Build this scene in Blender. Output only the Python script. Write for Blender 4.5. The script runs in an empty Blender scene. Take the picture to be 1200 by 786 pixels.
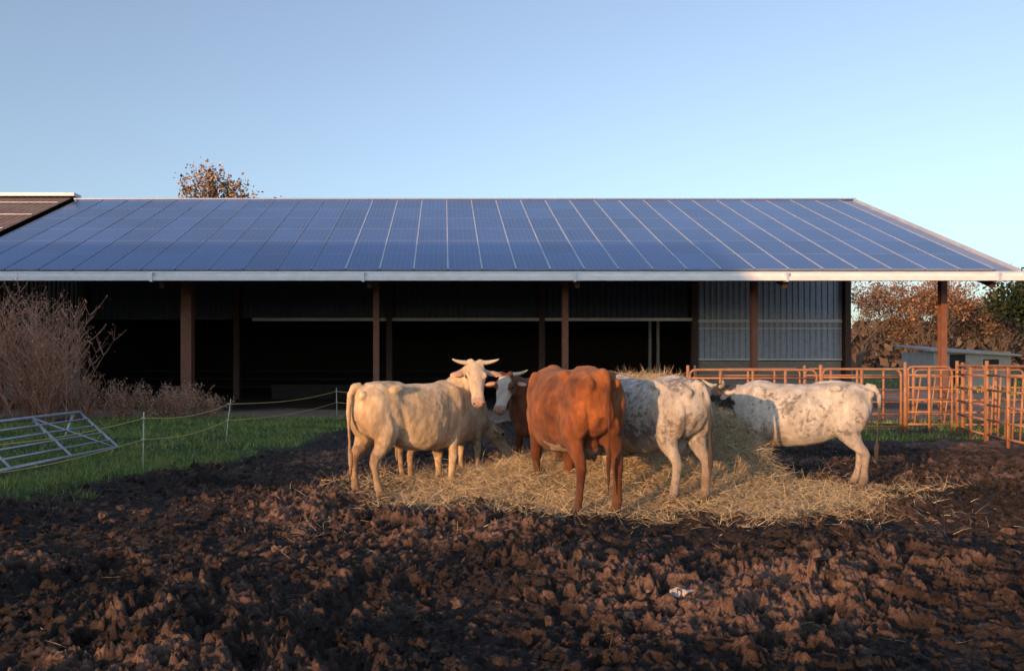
import bpy, bmesh, math, random
import numpy as np
from mathutils import Vector, Matrix, noise as mn

random.seed(7); RNG = np.random.default_rng(7)
D = bpy.data; SC = bpy.context.scene
SUN_EL, SUN_AZ = 7.5, 220.0

# ------------------------------------------------------------------ utils
def link(o):
    SC.collection.objects.link(o); return o
def empty(name, loc=(0,0,0)):
    o = D.objects.new(name, None); o.location = loc; return link(o)

def np_mesh(name, V, F, mats=(), midx=None, col=None, smooth=False):
    V = np.asarray(V, dtype=np.float32); F = np.asarray(F, dtype=np.int32)
    me = D.meshes.new(name)
    n, (m, k) = len(V), F.shape
    me.vertices.add(n); me.vertices.foreach_set('co', V.ravel())
    me.loops.add(m*k); me.loops.foreach_set('vertex_index', F.ravel())
    me.polygons.add(m); me.polygons.foreach_set('loop_start', np.arange(0, m*k, k, dtype=np.int32))
    if midx is not None: me.polygons.foreach_set('material_index', np.asarray(midx, dtype=np.int32))
    me.polygons.foreach_set('use_smooth', np.full(m, smooth))
    me.update(calc_edges=True)
    if col is not None:
        a = me.color_attributes.new('Col', 'FLOAT_COLOR', 'POINT')
        c = np.ones((n, 4), np.float32); c[:, :3] = col
        a.data.foreach_set('color', c.ravel())
    for mt in mats: me.materials.append(mt)
    return me

class MB:
    def __init__(s): s.v=[]; s.f=[]; s.m=[]
    def add(s, vs, fs, mi=0):
        o=len(s.v); s.v+= [tuple(v) for v in vs]; s.f += [tuple(i+o for i in f) for f in fs]; s.m += [mi]*len(fs)
    def box(s, c, size, mi=0, rot=None):
        hx,hy,hz=[a/2 for a in size]; vs=[Vector((x,y,z)) for x in(-hx,hx) for y in(-hy,hy) for z in(-hz,hz)]
        if rot is not None: vs=[rot@v for v in vs]
        c=Vector(c); vs=[v+c for v in vs]
        s.add(vs,[(0,1,3,2),(4,6,7,5),(0,4,5,1),(2,3,7,6),(0,2,6,4),(1,5,7,3)],mi)
    def bar(s, a, b, w, h, mi=0):
        a=Vector(a);b=Vector(b);d=b-a;L=d.length;d.normalize()
        up=Vector((0,0,1)) if abs(d.z)<.95 else Vector((0,1,0))
        sx=d.cross(up).normalized(); uz=sx.cross(d)
        R=Matrix((sx,d,uz)).transposed()
        s.box((a+b)/2,(w,L,h),mi,R)
    def sweep(s, pts, rad, n=12, mi=0, up=(0,0,1), cap=True):
        pts=[Vector(p) for p in pts]; up=Vector(up); vs=[];fs=[]
        N=len(pts); prev=None
        for i,p in enumerate(pts):
            t=(pts[min(i+1,N-1)]-pts[max(i-1,0)])
            t.normalize()
            if prev is None:
                u=up-up.dot(t)*t
                if u.length<.1: u=Vector((1,0,0))-t.x*t
            else: u=prev-prev.dot(t)*t
            u.normalize(); prev=u; sd=t.cross(u)
            r=rad[i]; ra,rb=(r if isinstance(r,(tuple,list)) else (r,r))
            for k in range(n):
                a=2*math.pi*k/n
                vs.append(p+sd*(math.cos(a)*ra)+u*(math.sin(a)*rb))
        for i in range(N-1):
            for k in range(n):
                k2=(k+1)%n; fs.append((i*n+k,i*n+k2,(i+1)*n+k2,(i+1)*n+k))
        if cap:
            c0=len(vs); vs.append(pts[0]); c1=len(vs); vs.append(pts[-1])
            for k in range(n):
                k2=(k+1)%n; fs.append((c0,k2,k)); fs.append((c1,(N-1)*n+k,(N-1)*n+k2))
        s.add(vs,fs,mi)
    def tube(s,a,b,r,n=8,mi=0,r2=None): s.sweep([a,b],[r,r if r2 is None else r2],n,mi)
    def ell(s, c, r, mi=0, R=None, nu=14, nv=9):
        vs=[];fs=[];c=Vector(c)
        for j in range(1,nv):
            th=math.pi*j/nv
            for i in range(nu):
                ph=2*math.pi*i/nu
                v=Vector((r[0]*math.sin(th)*math.cos(ph),r[1]*math.sin(th)*math.sin(ph),r[2]*math.cos(th)))
                vs.append(c+(R@v if R is not None else v))
        a=len(vs); v=Vector((0,0,r[2])); vs.append(c+(R@v if R is not None else v)); vs.append(c-(R@v if R is not None else v))
        for j in range(nv-2):
            for i in range(nu):
                i2=(i+1)%nu; fs.append((j*nu+i,(j+1)*nu+i,(j+1)*nu+i2,j*nu+i2))
        for i in range(nu):
            i2=(i+1)%nu; fs.append((a,i,i2)); fs.append((a+1,(nv-2)*nu+i2,(nv-2)*nu+i))
        s.add(vs,fs,mi)
    def rings(s, R, mi=0):
        n=len(R[0]); vs=[v for r in R for v in r]; fs=[]
        for i in range(len(R)-1):
            for k in range(n):
                k2=(k+1)%n; fs.append((i*n+k,i*n+k2,(i+1)*n+k2,(i+1)*n+k))
        fs.append(tuple(range(n-1,-1,-1))); fs.append(tuple((len(R)-1)*n+k for k in range(n)))
        s.add(vs,fs,mi)
    def obj(s,name,mats,parent=None,smooth=False):
        me=D.meshes.new(name); me.from_pydata(s.v,[],s.f)
        me.polygons.foreach_set('material_index',s.m)
        me.polygons.foreach_set('use_smooth',[smooth]*len(s.f))
        for m in mats: me.materials.append(m)
        bm=bmesh.new(); bm.from_mesh(me); bmesh.ops.recalc_face_normals(bm,faces=bm.faces); bm.to_mesh(me); bm.free()
        o=link(D.objects.new(name,me))
        if parent: o.parent=parent
        return o

# numpy noise
def _h(ix,iy,s=0):
    n=(ix.astype(np.int64)*374761393+iy.astype(np.int64)*668265263+s*974634777)&0xffffffff
    n=((n^(n>>13))*1274126177)&0xffffffff
    n=(n^(n>>16))&0xffffffff
    return n/4294967295.0
def perlin(x,y,s=0):
    ix=np.floor(x);iy=np.floor(y);fx=x-ix;fy=y-iy
    def g(dx,dy):
        a=_h(ix+dx,iy+dy,s)*2*np.pi
        return np.cos(a)*(fx-dx)+np.sin(a)*(fy-dy)
    u=fx**3*(fx*(fx*6-15)+10);v=fy**3*(fy*(fy*6-15)+10)
    a=g(0,0)*(1-u)+g(1,0)*u; b=g(0,1)*(1-u)+g(1,1)*u
    return (a*(1-v)+b*v)*1.5
def fbm(x,y,o=4,s=0):
    t=0;a=1;n=0
    for i in range(o):
        t=t+a*perlin(x,y,s+i);n+=a;a*=.5;x=x*2.03+3.1;y=y*2.03+1.7
    return t/n
def worley(x,y,s=0):
    ix=np.floor(x);iy=np.floor(y);d=np.full(x.shape,9.0);idv=np.zeros(x.shape)
    for dx in(-1,0,1):
        for dy in(-1,0,1):
            cx=ix+dx;cy=iy+dy
            px=cx+_h(cx,cy,s);py=cy+_h(cx,cy,s+7)
            e=np.hypot(px-x,py-y);m=e<d
            d=np.where(m,e,d);idv=np.where(m,_h(cx,cy,s+19),idv)
    return d,idv
def sstep(a,b,x):
    t=np.clip((x-a)/(b-a),0,1);return t*t*(3-2*t)

# ------------------------------------------------------------------ materials
def pmat(name,c1,c2=None,scale=8,rough=.8,bump=0,bscale=40,metal=0,attr=False,stretch=(1,1,1),spec=.5,coat=0,detail=6,bdist=.02,sheen=0):
    m=D.materials.new(name); m.use_nodes=True; nt=m.node_tree; N=nt.nodes; L=nt.links
    b=N['Principled BSDF']; b.inputs['Roughness'].default_value=rough; b.inputs['Metallic'].default_value=metal
    b.inputs['Specular IOR Level'].default_value=spec; b.inputs['Coat Weight'].default_value=coat
    b.inputs['Sheen Weight'].default_value=sheen
    tc=N.new('ShaderNodeTexCoord'); mp=N.new('ShaderNodeMapping'); mp.inputs['Scale'].default_value=stretch
    L.new(tc.outputs['Object'],mp.inputs['Vector'])
    nz=N.new('ShaderNodeTexNoise'); nz.inputs['Scale'].default_value=scale; nz.inputs['Detail'].default_value=detail
    nz.inputs['Roughness'].default_value=.65
    L.new(mp.outputs[0],nz.inputs['Vector'])
    cr=N.new('ShaderNodeMapRange'); cr.inputs[1].default_value=.3; cr.inputs[2].default_value=.7
    L.new(nz.outputs[0],cr.inputs[0])
    mx=N.new('ShaderNodeMix'); mx.data_type='RGBA'
    L.new(cr.outputs[0],mx.inputs[0])
    if attr:
        at=N.new('ShaderNodeAttribute'); at.attribute_name='Col'
        m1=N.new('ShaderNodeMix'); m1.data_type='RGBA'; m1.blend_type='MULTIPLY'; m1.inputs[0].default_value=1
        mx.inputs[6].default_value=(*c1,1); mx.inputs[7].default_value=(*(c2 or c1),1)
        L.new(at.outputs['Color'],m1.inputs[6]); L.new(mx.outputs[2],m1.inputs[7]); out=m1.outputs[2]
    else:
        mx.inputs[6].default_value=(*c1,1); mx.inputs[7].default_value=(*(c2 or c1),1); out=mx.outputs[2]
    L.new(out,b.inputs['Base Color'])
    if bump>0:
        n2=N.new('ShaderNodeTexNoise'); n2.inputs['Scale'].default_value=bscale; n2.inputs['Detail'].default_value=8; n2.inputs['Roughness'].default_value=.7
        L.new(mp.outputs[0],n2.inputs['Vector'])
        bp=N.new('ShaderNodeBump'); bp.inputs['Strength'].default_value=bump; bp.inputs['Distance'].default_value=bdist
        L.new(n2.outputs[0],bp.inputs['Height']); L.new(bp.outputs[0],b.inputs['Normal'])
    return m

# ------------------------------------------------------------------ world / sun / camera
w=D.worlds.new("World"); SC.world=w; w.use_nodes=True
nt=w.node_tree; bg=nt.nodes['Background']; sk=nt.nodes.new('ShaderNodeTexSky'); sk.sky_type='NISHITA'
sk.sun_disc=False; sk.sun_elevation=math.radians(SUN_EL); sk.sun_rotation=math.radians(SUN_AZ)
sk.air_density=1.0; sk.dust_density=1.4; sk.ozone_density=3.2
hs=nt.nodes.new('ShaderNodeHueSaturation'); hs.inputs['Saturation'].default_value=.70; hs.inputs['Hue'].default_value=.502
nt.links.new(sk.outputs[0],hs.inputs['Color']); nt.links.new(hs.outputs[0],bg.inputs[0]); bg.inputs[1].default_value=.32
sl=D.lights.new('sun','SUN'); sl.energy=5.0; sl.angle=math.radians(.5); sl.color=(1,.53,.23)
so=link(D.objects.new('sun',sl))
az=math.radians(SUN_AZ); el=math.radians(SUN_EL)
sd=Vector((math.sin(az)*math.cos(el),math.cos(az)*math.cos(el),math.sin(el)))
so.rotation_euler=sd.to_track_quat('Z','Y').to_euler(); so.location=sd*50
cd=D.cameras.new('camera'); co=link(D.objects.new('camera',cd)); SC.camera=co
cd.sensor_width=36; cd.lens=28.5; cd.shift_x=80/1200; cd.shift_y=27/1200; cd.clip_end=6000; cd.clip_start=.05
co.location=(0,0,1.7); co.rotation_euler=(math.radians(90),0,0)
SC.view_settings.view_transform='Standard'; SC.view_settings.look='None'; SC.view_settings.exposure=0

# ------------------------------------------------------------------ ground
def grass_mask(x,y):
    n=fbm(x*.5,y*.5,3,5)*.9+fbm(x*2.5,y*2.5,2,9)*.35
    bx=np.interp(y,[-50,5,9,12,16,19,22,60],[-7.5,-6.0,-4.9,-3.9,-2.9,-2.2,-1.0,2])
    left=sstep(-.25,.25,bx-x+n)*sstep(23.0,22.0,y+n*.8)
    right=sstep(16.2,17,y+n)*sstep(22,20.5,y+n)*sstep(5.5,8.5,x+n)*sstep(0.05,.25,.25+n)
    far=sstep(48,56,y+n*3)
    side=sstep(24,28,x+n*3)
    side2=sstep(-26,-30,x+n*3)*sstep(23,21,y)
    return np.clip(np.maximum.reduce([left,right,far,side,side2]),0,1)
def gravel_mask(x,y):
    n=fbm(x*.6,y*.6,3,25)
    return sstep(21.4,22.6,y+n)*sstep(54,50,y+n)*sstep(27,24,x+n)
def hay_cover(x,y):
    n=fbm(x*1.3,y*1.3,3,55)
    r=np.hypot((x-2.15)/3.7,(y-10.2)/2.1)+n*.45
    r2=np.hypot((x-3.1)/1.9,(y-11.9)/1.8)+n*.2
    return np.clip(np.maximum(sstep(1.15,.5,r),sstep(1.1,.8,r2)),0,1)
def hay_h(x,y):
    n=fbm(x*1.6,y*1.6,4,33)
    r=np.hypot((x-2.0)/3.0,(y-10.4)/1.8)+n*.3
    t=.36*sstep(1.05,.1,r)*(1+1.2*n)
    r2=np.hypot((x-3.05)/1.5,(y-12.0)/1.4)+n*.15
    core=1.30*sstep(1.2,.3,r2)*(1+.15*n)
    r3=np.hypot((x-3.75)/.75,(y-10.95)/.8)+n*.2
    return t+np.maximum(core,.75*sstep(1.2,.2,r3)*(1+.3*n))
def relief(x,y):
    wx=x+.10*perlin(x*4,y*4,71)+.055*perlin(x*13,y*13,73)+.026*perlin(x*31,y*31,75); wy=y+.10*perlin(x*4,y*4,72)+.055*perlin(x*13,y*13,74)+.026*perlin(x*31,y*31,76)
    d1,i1=worley(wx*4.8,wy*4.8,3); d2,i2=worley(wx*10.5,wy*10.5,13); d3,i3=worley(wx*23,wy*23,23)
    c1=np.clip(.62-d1,0,1)*(.25+i1)
    c2=np.clip(.6-d2,0,1)*(.15+i2)
    c3=np.clip(.6-d3,0,1)*(.2+i3)
    hp,ip=worley(wx*2.6+5,wy*2.6+2,43)
    pit=-sstep(.34,.16,hp)*(ip>.35)
    rough=.45+1.05*np.clip(fbm(x*.45,y*.45,2,91)+.3,0,1)
    return (.10*c1+.11*c2+.075*c3+.08*pit+.06*(1-np.abs(fbm(wx*2.2,wy*2.2,4,61))*2.2)+.042*fbm(wx*16,wy*16,3,67))*rough
def ground_h(x,y,rel=None):
    g=grass_mask(x,y); gr=gravel_mask(x,y)
    near=sstep(26,20,y)*sstep(-30,-12,x)*sstep(30,14,x)*sstep(-12,-4,y)
    base=.12*fbm(x*.5,y*.5,3,1)
    mud=relief(x,y) if rel is None else rel
    calm=1-.6*hay_cover(x,y)
    m=near*(1-g)*(1-gr)
    return base*sstep(60,30,np.abs(y)) + m*mud*calm + .02*near*fbm(x*8,y*8,3,44)*g + .06*g*near
def gh(x,y,*_): return float(ground_h(np.array([float(x)]),np.array([float(y)]))[0])
def axis(lo,hi,a,b,step,gr):
    mid=[a]
    while mid[-1]<b: mid.append(mid[-1]+step(mid[-1]))
    s=(mid[1]-mid[0]); L=[]; v=mid[0]
    while v>lo: s*=gr; v-=s; L.append(v)
    s=(mid[-1]-mid[-2]); R=[]; v=mid[-1]
    while v<hi: s*=gr; v+=s; R.append(v)
    return np.array(L[::-1]+mid+R)
xs=axis(-2500,2500,-5.2,7.4,lambda v:.017,1.05)
ys=axis(-1500,3500,4.0,14.0,lambda v:.013 if v<8 else .024,1.045)
X,Y=np.meshgrid(xs,ys); REL=relief(X,Y); Z=ground_h(X,Y,REL)
V=np.stack([X,Y,Z],-1).reshape(-1,3); nx,ny=len(xs),len(ys)
I=np.arange(nx*ny).reshape(ny,nx); F=np.stack([I[:-1,:-1],I[:-1,1:],I[1:,1:],I[1:,:-1]],-1).reshape(-1,4)
x,y=V[:,0],V[:,1]
g=grass_mask(x,y)[:,None]; gv=gravel_mask(x,y)[:,None]; hc=hay_cover(x,y)[:,None]
n1=fbm(x*.7,y*.7,4,101)[:,None]; n2=fbm(x*6,y*6,3,103)[:,None]; n3=fbm(x*.35+4,y*.6,3,107)[:,None]
dry_or_lit=np.clip(sstep(.045,.13,REL.reshape(-1))[:,None]*(.50+1.7*n3+.5*n2)+.06,0,1)     # clod tops painted paler for sunlight and drying, wet hollows dark
mudc=(np.array([.034,.025,.021])*(1-dry_or_lit)+np.array([.33,.20,.145])*dry_or_lit)*(1+.35*n1+.4*n2)
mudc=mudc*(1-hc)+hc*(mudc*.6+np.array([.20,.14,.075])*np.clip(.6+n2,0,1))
grc=np.array([.07,.105,.028])*(1+.5*n1+.4*n2)
grv=np.array([.36,.255,.195])*(1+.25*n1+.3*n2)
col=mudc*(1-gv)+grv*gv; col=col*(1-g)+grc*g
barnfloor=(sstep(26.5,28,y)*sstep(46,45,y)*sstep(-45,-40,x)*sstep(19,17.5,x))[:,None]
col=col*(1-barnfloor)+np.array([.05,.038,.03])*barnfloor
col=np.clip(col,.006,1)
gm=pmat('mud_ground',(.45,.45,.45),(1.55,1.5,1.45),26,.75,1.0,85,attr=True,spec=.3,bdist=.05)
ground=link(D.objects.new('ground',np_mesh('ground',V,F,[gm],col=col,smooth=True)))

# loose mud clods
bm=bmesh.new(); bmesh.ops.create_icosphere(bm,subdivisions=2,radius=1)
ICOV=np.array([v.co[:] for v in bm.verts]); ICOF=np.array([[v.index for v in f.verts] for f in bm.faces]); bm.free()
def clods(name,n,xf,yf,size,colr,mat,flat=.65):
    x=xf(n); y=yf(n)
    k=(grass_mask(x,y)<.3)&(hay_cover(x,y)<.5); x=x[k];y=y[k];n=len(x)
    z=ground_h(x,y); s=size[0]+(size[1]-size[0])*RNG.random(n)**3
    A=RNG.random((n,1,3))*6
    d=ICOV[None]*(1+.38*np.sin(ICOV[None]@RNG.normal(size=(3,3))*2.3+A).prod(-1,keepdims=True)+.30*np.sin(ICOV[None][:,:,[1,2,0]]*5+A[:,:,[2,0,1]]).prod(-1,keepdims=True)*1.4+.18*RNG.normal(size=(n,len(ICOV),1)))
    sc=s[:,None,None]*(.6+.8*RNG.random((n,1,3))); d=d*sc; d[:,:,2]*=flat
    a=RNG.random(n)*6.28; c,sn=np.cos(a)[:,None],np.sin(a)[:,None]
    vx=d[:,:,0]*c-d[:,:,1]*sn; vy=d[:,:,0]*sn+d[:,:,1]*c
    P=np.stack([vx+x[:,None],vy+y[:,None],d[:,:,2]+(z+s*.15)[:,None]],-1)
    Fq=(ICOF[None]+(np.arange(n)*len(ICOV))[:,None,None]).reshape(-1,3)
    nd=np.clip(.5+1.8*fbm(x*.35+4,y*.6,3,107),.25,1.3)[:,None,None]
    cc=np.array(colr)[None,None]*(.35+1.5*RNG.random((n,1,1))**1.7)*nd*np.ones((n,len(ICOV),1))
    return link(D.objects.new(name,np_mesh(name,P.reshape(-1,3),Fq,[mat],col=cc.reshape(-1,3),smooth=False)))
clods('mud_clods',16000,lambda n:RNG.uniform(-6,9,n),lambda n:3.8+11*RNG.random(n)**1.2,(.006,.044),(.18,.112,.082),gm,.8)
stone=clods('pale_stone',1,lambda n:np.array([1.62]),lambda n:np.array([5.5]),(.055,.056),(.55,.50,.48),gm,.7)

# ------------------------------------------------------------------ strand scatter (grass / hay)
def strands(P,Dr,L,W,C,bend):
    n=len(P)
    side=np.cross(Dr,RNG.normal(size=(n,3))); side/=np.linalg.norm(side,axis=1,keepdims=True)+1e-9
    L=L[:,None];W=W[:,None]
    a=P; b=P+Dr*L*.5+bend*.35; c=P+Dr*L+bend
    V=np.stack([a-side*W,a+side*W,b-side*W*.8,b+side*W*.8,c-side*W*.25,c+side*W*.25],1).reshape(-1,3)
    o=(np.arange(n)*6)[:,None]
    F=np.concatenate([o+np.array([0,1,3,2]),o+np.array([2,3,5,4])],0)
    return V,F,np.repeat(C,6,0)
straw=pmat('straw',(.8,.8,.8),(1.15,1.1,1.05),20,.7,attr=True,spec=.3)
strawbed=pmat('straw_bed',(.16,.11,.055),(.40,.30,.17),22,.85,1,60,stretch=(1,1,2.0))
gx=np.linspace(-1.4,6.3,200); gy=np.linspace(7.8,14.2,170); GX,GY=np.meshgrid(gx,gy)
hh=hay_h(GX,GY)*(1+.12*perlin(GX*5,GY*5,3)); GZ=ground_h(GX,GY)*.5+hh-.05+.05*perlin(GX*9,GY*9,8)*np.clip(hh*6,0,1)-.14*(hh<.04)
Vh=np.stack([GX,GY,GZ],-1).reshape(-1,3); I=np.arange(200*170).reshape(170,200)
Fh=np.stack([I[:-1,:-1],I[:-1,1:],I[1:,1:],I[1:,:-1]],-1).reshape(-1,4)
n=210000
x=RNG.uniform(-2.0,6.9,n); y=RNG.uniform(7.5,14.2,n)
k=RNG.random(n)<np.clip(hay_cover(x,y)+.25*(hay_h(x,y)>.3)+.012,0,1); x=x[k];y=y[k]
n=len(x); z=ground_h(x,y)*.6+hay_h(x,y)+RNG.uniform(-.03,.07,n)
el_=RNG.normal(0,.5,n); a=RNG.random(n)*6.28
Dr=np.stack([np.cos(a)*np.cos(el_),np.sin(a)*np.cos(el_),np.sin(el_)],-1)
t=RNG.random((n,1)); Cc=(np.array([.38,.28,.155])*(1-t)+np.array([.68,.57,.38])*t)*(.65+.6*RNG.random((n,1)))
bend=RNG.normal(0,.045,(n,3)); bend[:,2]-=.03
V1,F1,C1=strands(np.stack([x,y,z],-1),Dr,RNG.uniform(.05,.22,n),RNG.uniform(.0012,.0030,n),Cc,bend)
m2=600; x=RNG.uniform(-5,8,m2); y=RNG.uniform(4.5,12,m2); k=grass_mask(x,y)<.4; x=x[k];y=y[k];m2=len(x); a=RNG.random(m2)*6.28
V2,F2,C2=strands(np.stack([x,y,ground_h(x,y)+.012],-1),np.stack([np.cos(a),np.sin(a),RNG.normal(0,.15,m2)],-1),RNG.uniform(.05,.16,m2),RNG.uniform(.001,.0020,m2),np.tile([.36,.27,.16],(m2,1)),RNG.normal(0,.02,(m2,3)))
Vt=np.concatenate([Vh,V1,V2]);Ft=np.concatenate([Fh,F1+len(Vh),F2+len(Vh)+len(V1)]);Ct=np.concatenate([np.full((len(Vh),3),.2),C1,C2])
link(D.objects.new('hay_pile',np_mesh('hay_pile',Vt,Ft,[strawbed,straw],midx=np.r_[np.zeros(len(Fh)),np.ones(len(F1)+len(F2))],col=Ct)))

# grass
grassm=pmat('grass',(.8,.8,.8),(1.2,1.2,1.0),3,.6,attr=True,spec=.3)
def grass(n,x0,x1,y0,y1,h0,h1,wd):
    x=RNG.uniform(x0,x1,n); y=y0+(y1-y0)*RNG.random(n)
    m=grass_mask(x,y); pn=fbm(x*1.4,y*1.4,3,301)
    k=RNG.random(n)<m*(.75+.5*pn); x,y,pn=x[k],y[k],pn[k]; n=len(x)
    z=ground_h(x,y)-.01
    Dr=np.stack([RNG.normal(0,.35,n),RNG.normal(0,.35,n),np.ones(n)],-1); Dr/=np.linalg.norm(Dr,axis=1,keepdims=True)
    t=np.clip(RNG.random((n,1))**2+.5*pn[:,None],0,1); C=(np.array([.10,.20,.035])*(1-t)+np.array([.30,.33,.10])*t)*(.6+.7*RNG.random((n,1)))
    dry_or_lit=(RNG.random((n,1))<.12); C=np.where(dry_or_lit,np.array([.36,.28,.15]),C)
    hgt=RNG.uniform(h0,h1,n)*(1+.9*pn)
    return strands(np.stack([x,y,z],-1),Dr,np.clip(hgt,.03,1),np.full(n,wd)*RNG.uniform(.7,1.3,n),C,RNG.normal(0,.03,(n,3))-np.array([0,0,.015]))
parts=[grass(90000,-9.5,-2.6,7,14,.04,.11,.004),grass(65000,-13,0,14,25,.05,.12,.007),grass(15000,6,13,16.5,22,.05,.12,.007),grass(9000,24,60,20,60,.1,.35,.03)]
o=0;VV=[];FF=[];CC=[]
for v,f,c in parts: VV.append(v);FF.append(f+o);CC.append(c);o+=len(v)
link(D.objects.new('grass',np_mesh('grass',np.concatenate(VV),np.concatenate(FF),[grassm],col=np.concatenate(CC))))

# ------------------------------------------------------------------ barn
Bn=empty('solar_panel_barn')
steel=pmat('rust_steel',(.15,.058,.036),(.23,.10,.062),6,.7,.3,40)
steel2=pmat('dark_steel',(.05,.026,.02),(.085,.045,.034),6,.7,.3,40)
white=pmat('white_fascia',(.62,.63,.66),(.76,.78,.81),3,.45,0)
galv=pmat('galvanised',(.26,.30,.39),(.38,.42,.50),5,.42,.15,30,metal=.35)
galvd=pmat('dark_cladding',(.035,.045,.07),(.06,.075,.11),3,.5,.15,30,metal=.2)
conc=pmat('concrete_block',(.20,.19,.18),(.33,.31,.29),9,.9,.5,60)
darkin=pmat('dark_boards',(.012,.010,.010),(.025,.02,.018),4,.9)
under=pmat('roof_underside',(.05,.05,.055),(.08,.08,.085),3,.7)
frame=pmat('aluminium_frame',(.50,.54,.62),(.66,.69,.76),2,.4,0,metal=.3)
YE,YC,YR,YB=25.0,27.8,35.1,45.2; ZE,ZR=4.36,8.52
slope=math.atan2(ZR-ZE,YR-YE)
XL,XR=-15.95,17.76
def zroof(y): return ZE+(y-YE)*math.tan(slope) if y<=YR else ZR-(y-YR)*math.tan(slope)
mb=MB(); t=.10
for (ya,yb) in((YE,YR),(YB,YR)):
    za,zb=zroof(ya),zroof(yb)
    s=1 if ya<yb else -1
    vs=[(XL,ya,za),(XR,ya,za),(XR,yb-.001*s,zb),(XL,yb-.001*s,zb),(XL,ya,za-t),(XR,ya,za-t),(XR,yb-.001*s,zb-t),(XL,yb-.001*s,zb-t)]
    mb.add(vs,[(0,1,2,3),(7,6,5,4)],0); mb.add(vs,[(0,4,5,1),(1,5,6,2),(3,7,4,0)],1)
    mb.m[-4]=2
mb.obj('roof_deck',[pmat('roof_sheet',(.10,.12,.17),(.15,.17,.23),3,.45,metal=.2),under,under],Bn)
pglass=pmat('solar_glass',(.038,.088,.25),(.052,.112,.30),.35,.2,0,spec=.5,attr=True,detail=3)
nt=pglass.node_tree; N=nt.nodes; L=nt.links; b=N['Principled BSDF']; src=b.inputs['Base Color'].links[0].from_socket
tc=N.new('ShaderNodeTexCoord'); sp=N.new('ShaderNodeSeparateXYZ'); L.new(tc.outputs['Object'],sp.inputs[0])
def frac(sock,per,wd):
    a=N.new('ShaderNodeMath'); a.operation='DIVIDE'; a.inputs[1].default_value=per; L.new(sock,a.inputs[0])
    f=N.new('ShaderNodeMath'); f.operation='FRACT'; L.new(a.outputs[0],f.inputs[0])
    g_=N.new('ShaderNodeMath'); g_.operation='LESS_THAN'; g_.inputs[1].default_value=wd; L.new(f.outputs[0],g_.inputs[0]); return g_.outputs[0]
fa=frac(sp.outputs[0],.172,.09); fb=frac(sp.outputs[1],.160,.09)
mxm=N.new('ShaderNodeMath'); mxm.operation='MAXIMUM'; L.new(fa,mxm.inputs[0]); L.new(fb,mxm.inputs[1])
ml=N.new('ShaderNodeMath'); ml.operation='MULTIPLY'; ml.inputs[1].default_value=.45; L.new(mxm.outputs[0],ml.inputs[0])
mc=N.new('ShaderNodeMix'); mc.data_type='RGBA'; L.new(ml.outputs[0],mc.inputs[0]); L.new(src,mc.inputs[6]); mc.inputs[7].default_value=(.20,.28,.48,1)
L.new(mc.outputs[2],b.inputs['Base Color'])
Vp=[];Fp=[];Cp=[];Mp=[]
pw=1.055; rows=6; sl_len=math.hypot(YR-YE,ZR-ZE)-.25; ph=sl_len/rows
cs,sn=math.cos(slope),math.sin(slope)
def onroof(x,s,h): return (x, YE+s*cs-h*sn, ZE+s*sn+h*cs)
xcur=XR-.75
while xcur-pw>XL+.1:
    x1=xcur-.018; x0=xcur-pw+.018
    for r in range(rows):
        s0=.10+r*ph+.006; s1=.10+(r+1)*ph-.006
        tl=random.uniform(-.003,.003)
        b=len(Vp)
        Vp+= [onroof(x0,s0,.03),onroof(x1,s0,.03),onroof(x1,s1,.03),onroof(x0,s1,.03),
              onroof(x0,s0,.075),onroof(x1,s0,.075+tl),onroof(x1,s1,.075),onroof(x0,s1,.075+tl)]
        e=.014
        Vp+= [onroof(x0+e,s0+e,.0755),onroof(x1-e,s0+e,.0755+tl),onroof(x1-e,s1-e,.0755),onroof(x0+e,s1-e,.0755+tl)]
        Fp+= [[b,b+1,b+5,b+4],[b+1,b+2,b+6,b+5],[b+2,b+3,b+7,b+6],[b+3,b,b+4,b+7],
              [b+4,b+5,b+9,b+8],[b+5,b+6,b+10,b+9],[b+6,b+7,b+11,b+10],[b+7,b+4,b+8,b+11],[b+8,b+9,b+10,b+11]]
        Mp+=[1]*8+[0]; cval=random.uniform(.85,1.2); Cp+=[[cval]*3]*12
    xcur-=pw
fr2=pmat('panel_frame',(.22,.28,.42),(.30,.36,.52),2,.4,0,metal=.2)
o=link(D.objects.new('solar_panels',np_mesh('solar_panels',Vp,Fp,[pglass,fr2],midx=Mp,col=np.array(Cp)))); o.parent=Bn
mb=MB(); xcur=XR-.75
while xcur>XL+.2:
    wdt=.036 if xcur>-3.2 else .018  # stronger reflection on right-hand strips painted in by width and paler material
    a=onroof(xcur,.08,.085);b=onroof(xcur,sl_len-.02,.085); mb.bar(a,b,wdt,.012,0 if xcur>-3.2 else 2); xcur-=pw
mb.bar((XL,YR,ZR+.06),(XR,YR,ZR+.06),.30,.06,2)
mb.bar(onroof(XR-.04,-.05,.05),onroof(XR-.04,sl_len+.22,.05),.07,.11,0)
mb.bar(onroof(XR-.42,-.0,.02),onroof(XR-.42,sl_len+.1,.02),.5,.03,2)
mb.obj('roof_trim',[frame,galv,fr2],Bn)
mb=MB()
cols=[17.1-6.47*i for i in range(6)]
mb.box(((XL-16+XR)/2,YE-.10,4.27),(XR-XL+16,.05,.16),0)
mb.box(((XL-16+XR)/2,YE-.17,4.145),(XR-XL+16.0,.19,.13),0)
mb.box(((XL-16+XR)/2,YE-.085,4.355),(XR-XL+16.1,.12,.035),1)
for c in cols+[cols[-1]-6.47]: mb.box((c-.15,YE-.175,4.19),(.07,.25,.29),1)
mb.box((XR+.02,YE-.17,4.2),(.05,.26,.27),1)
mb.obj('gutter',[white,frame],Bn)
mb=MB()
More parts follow.
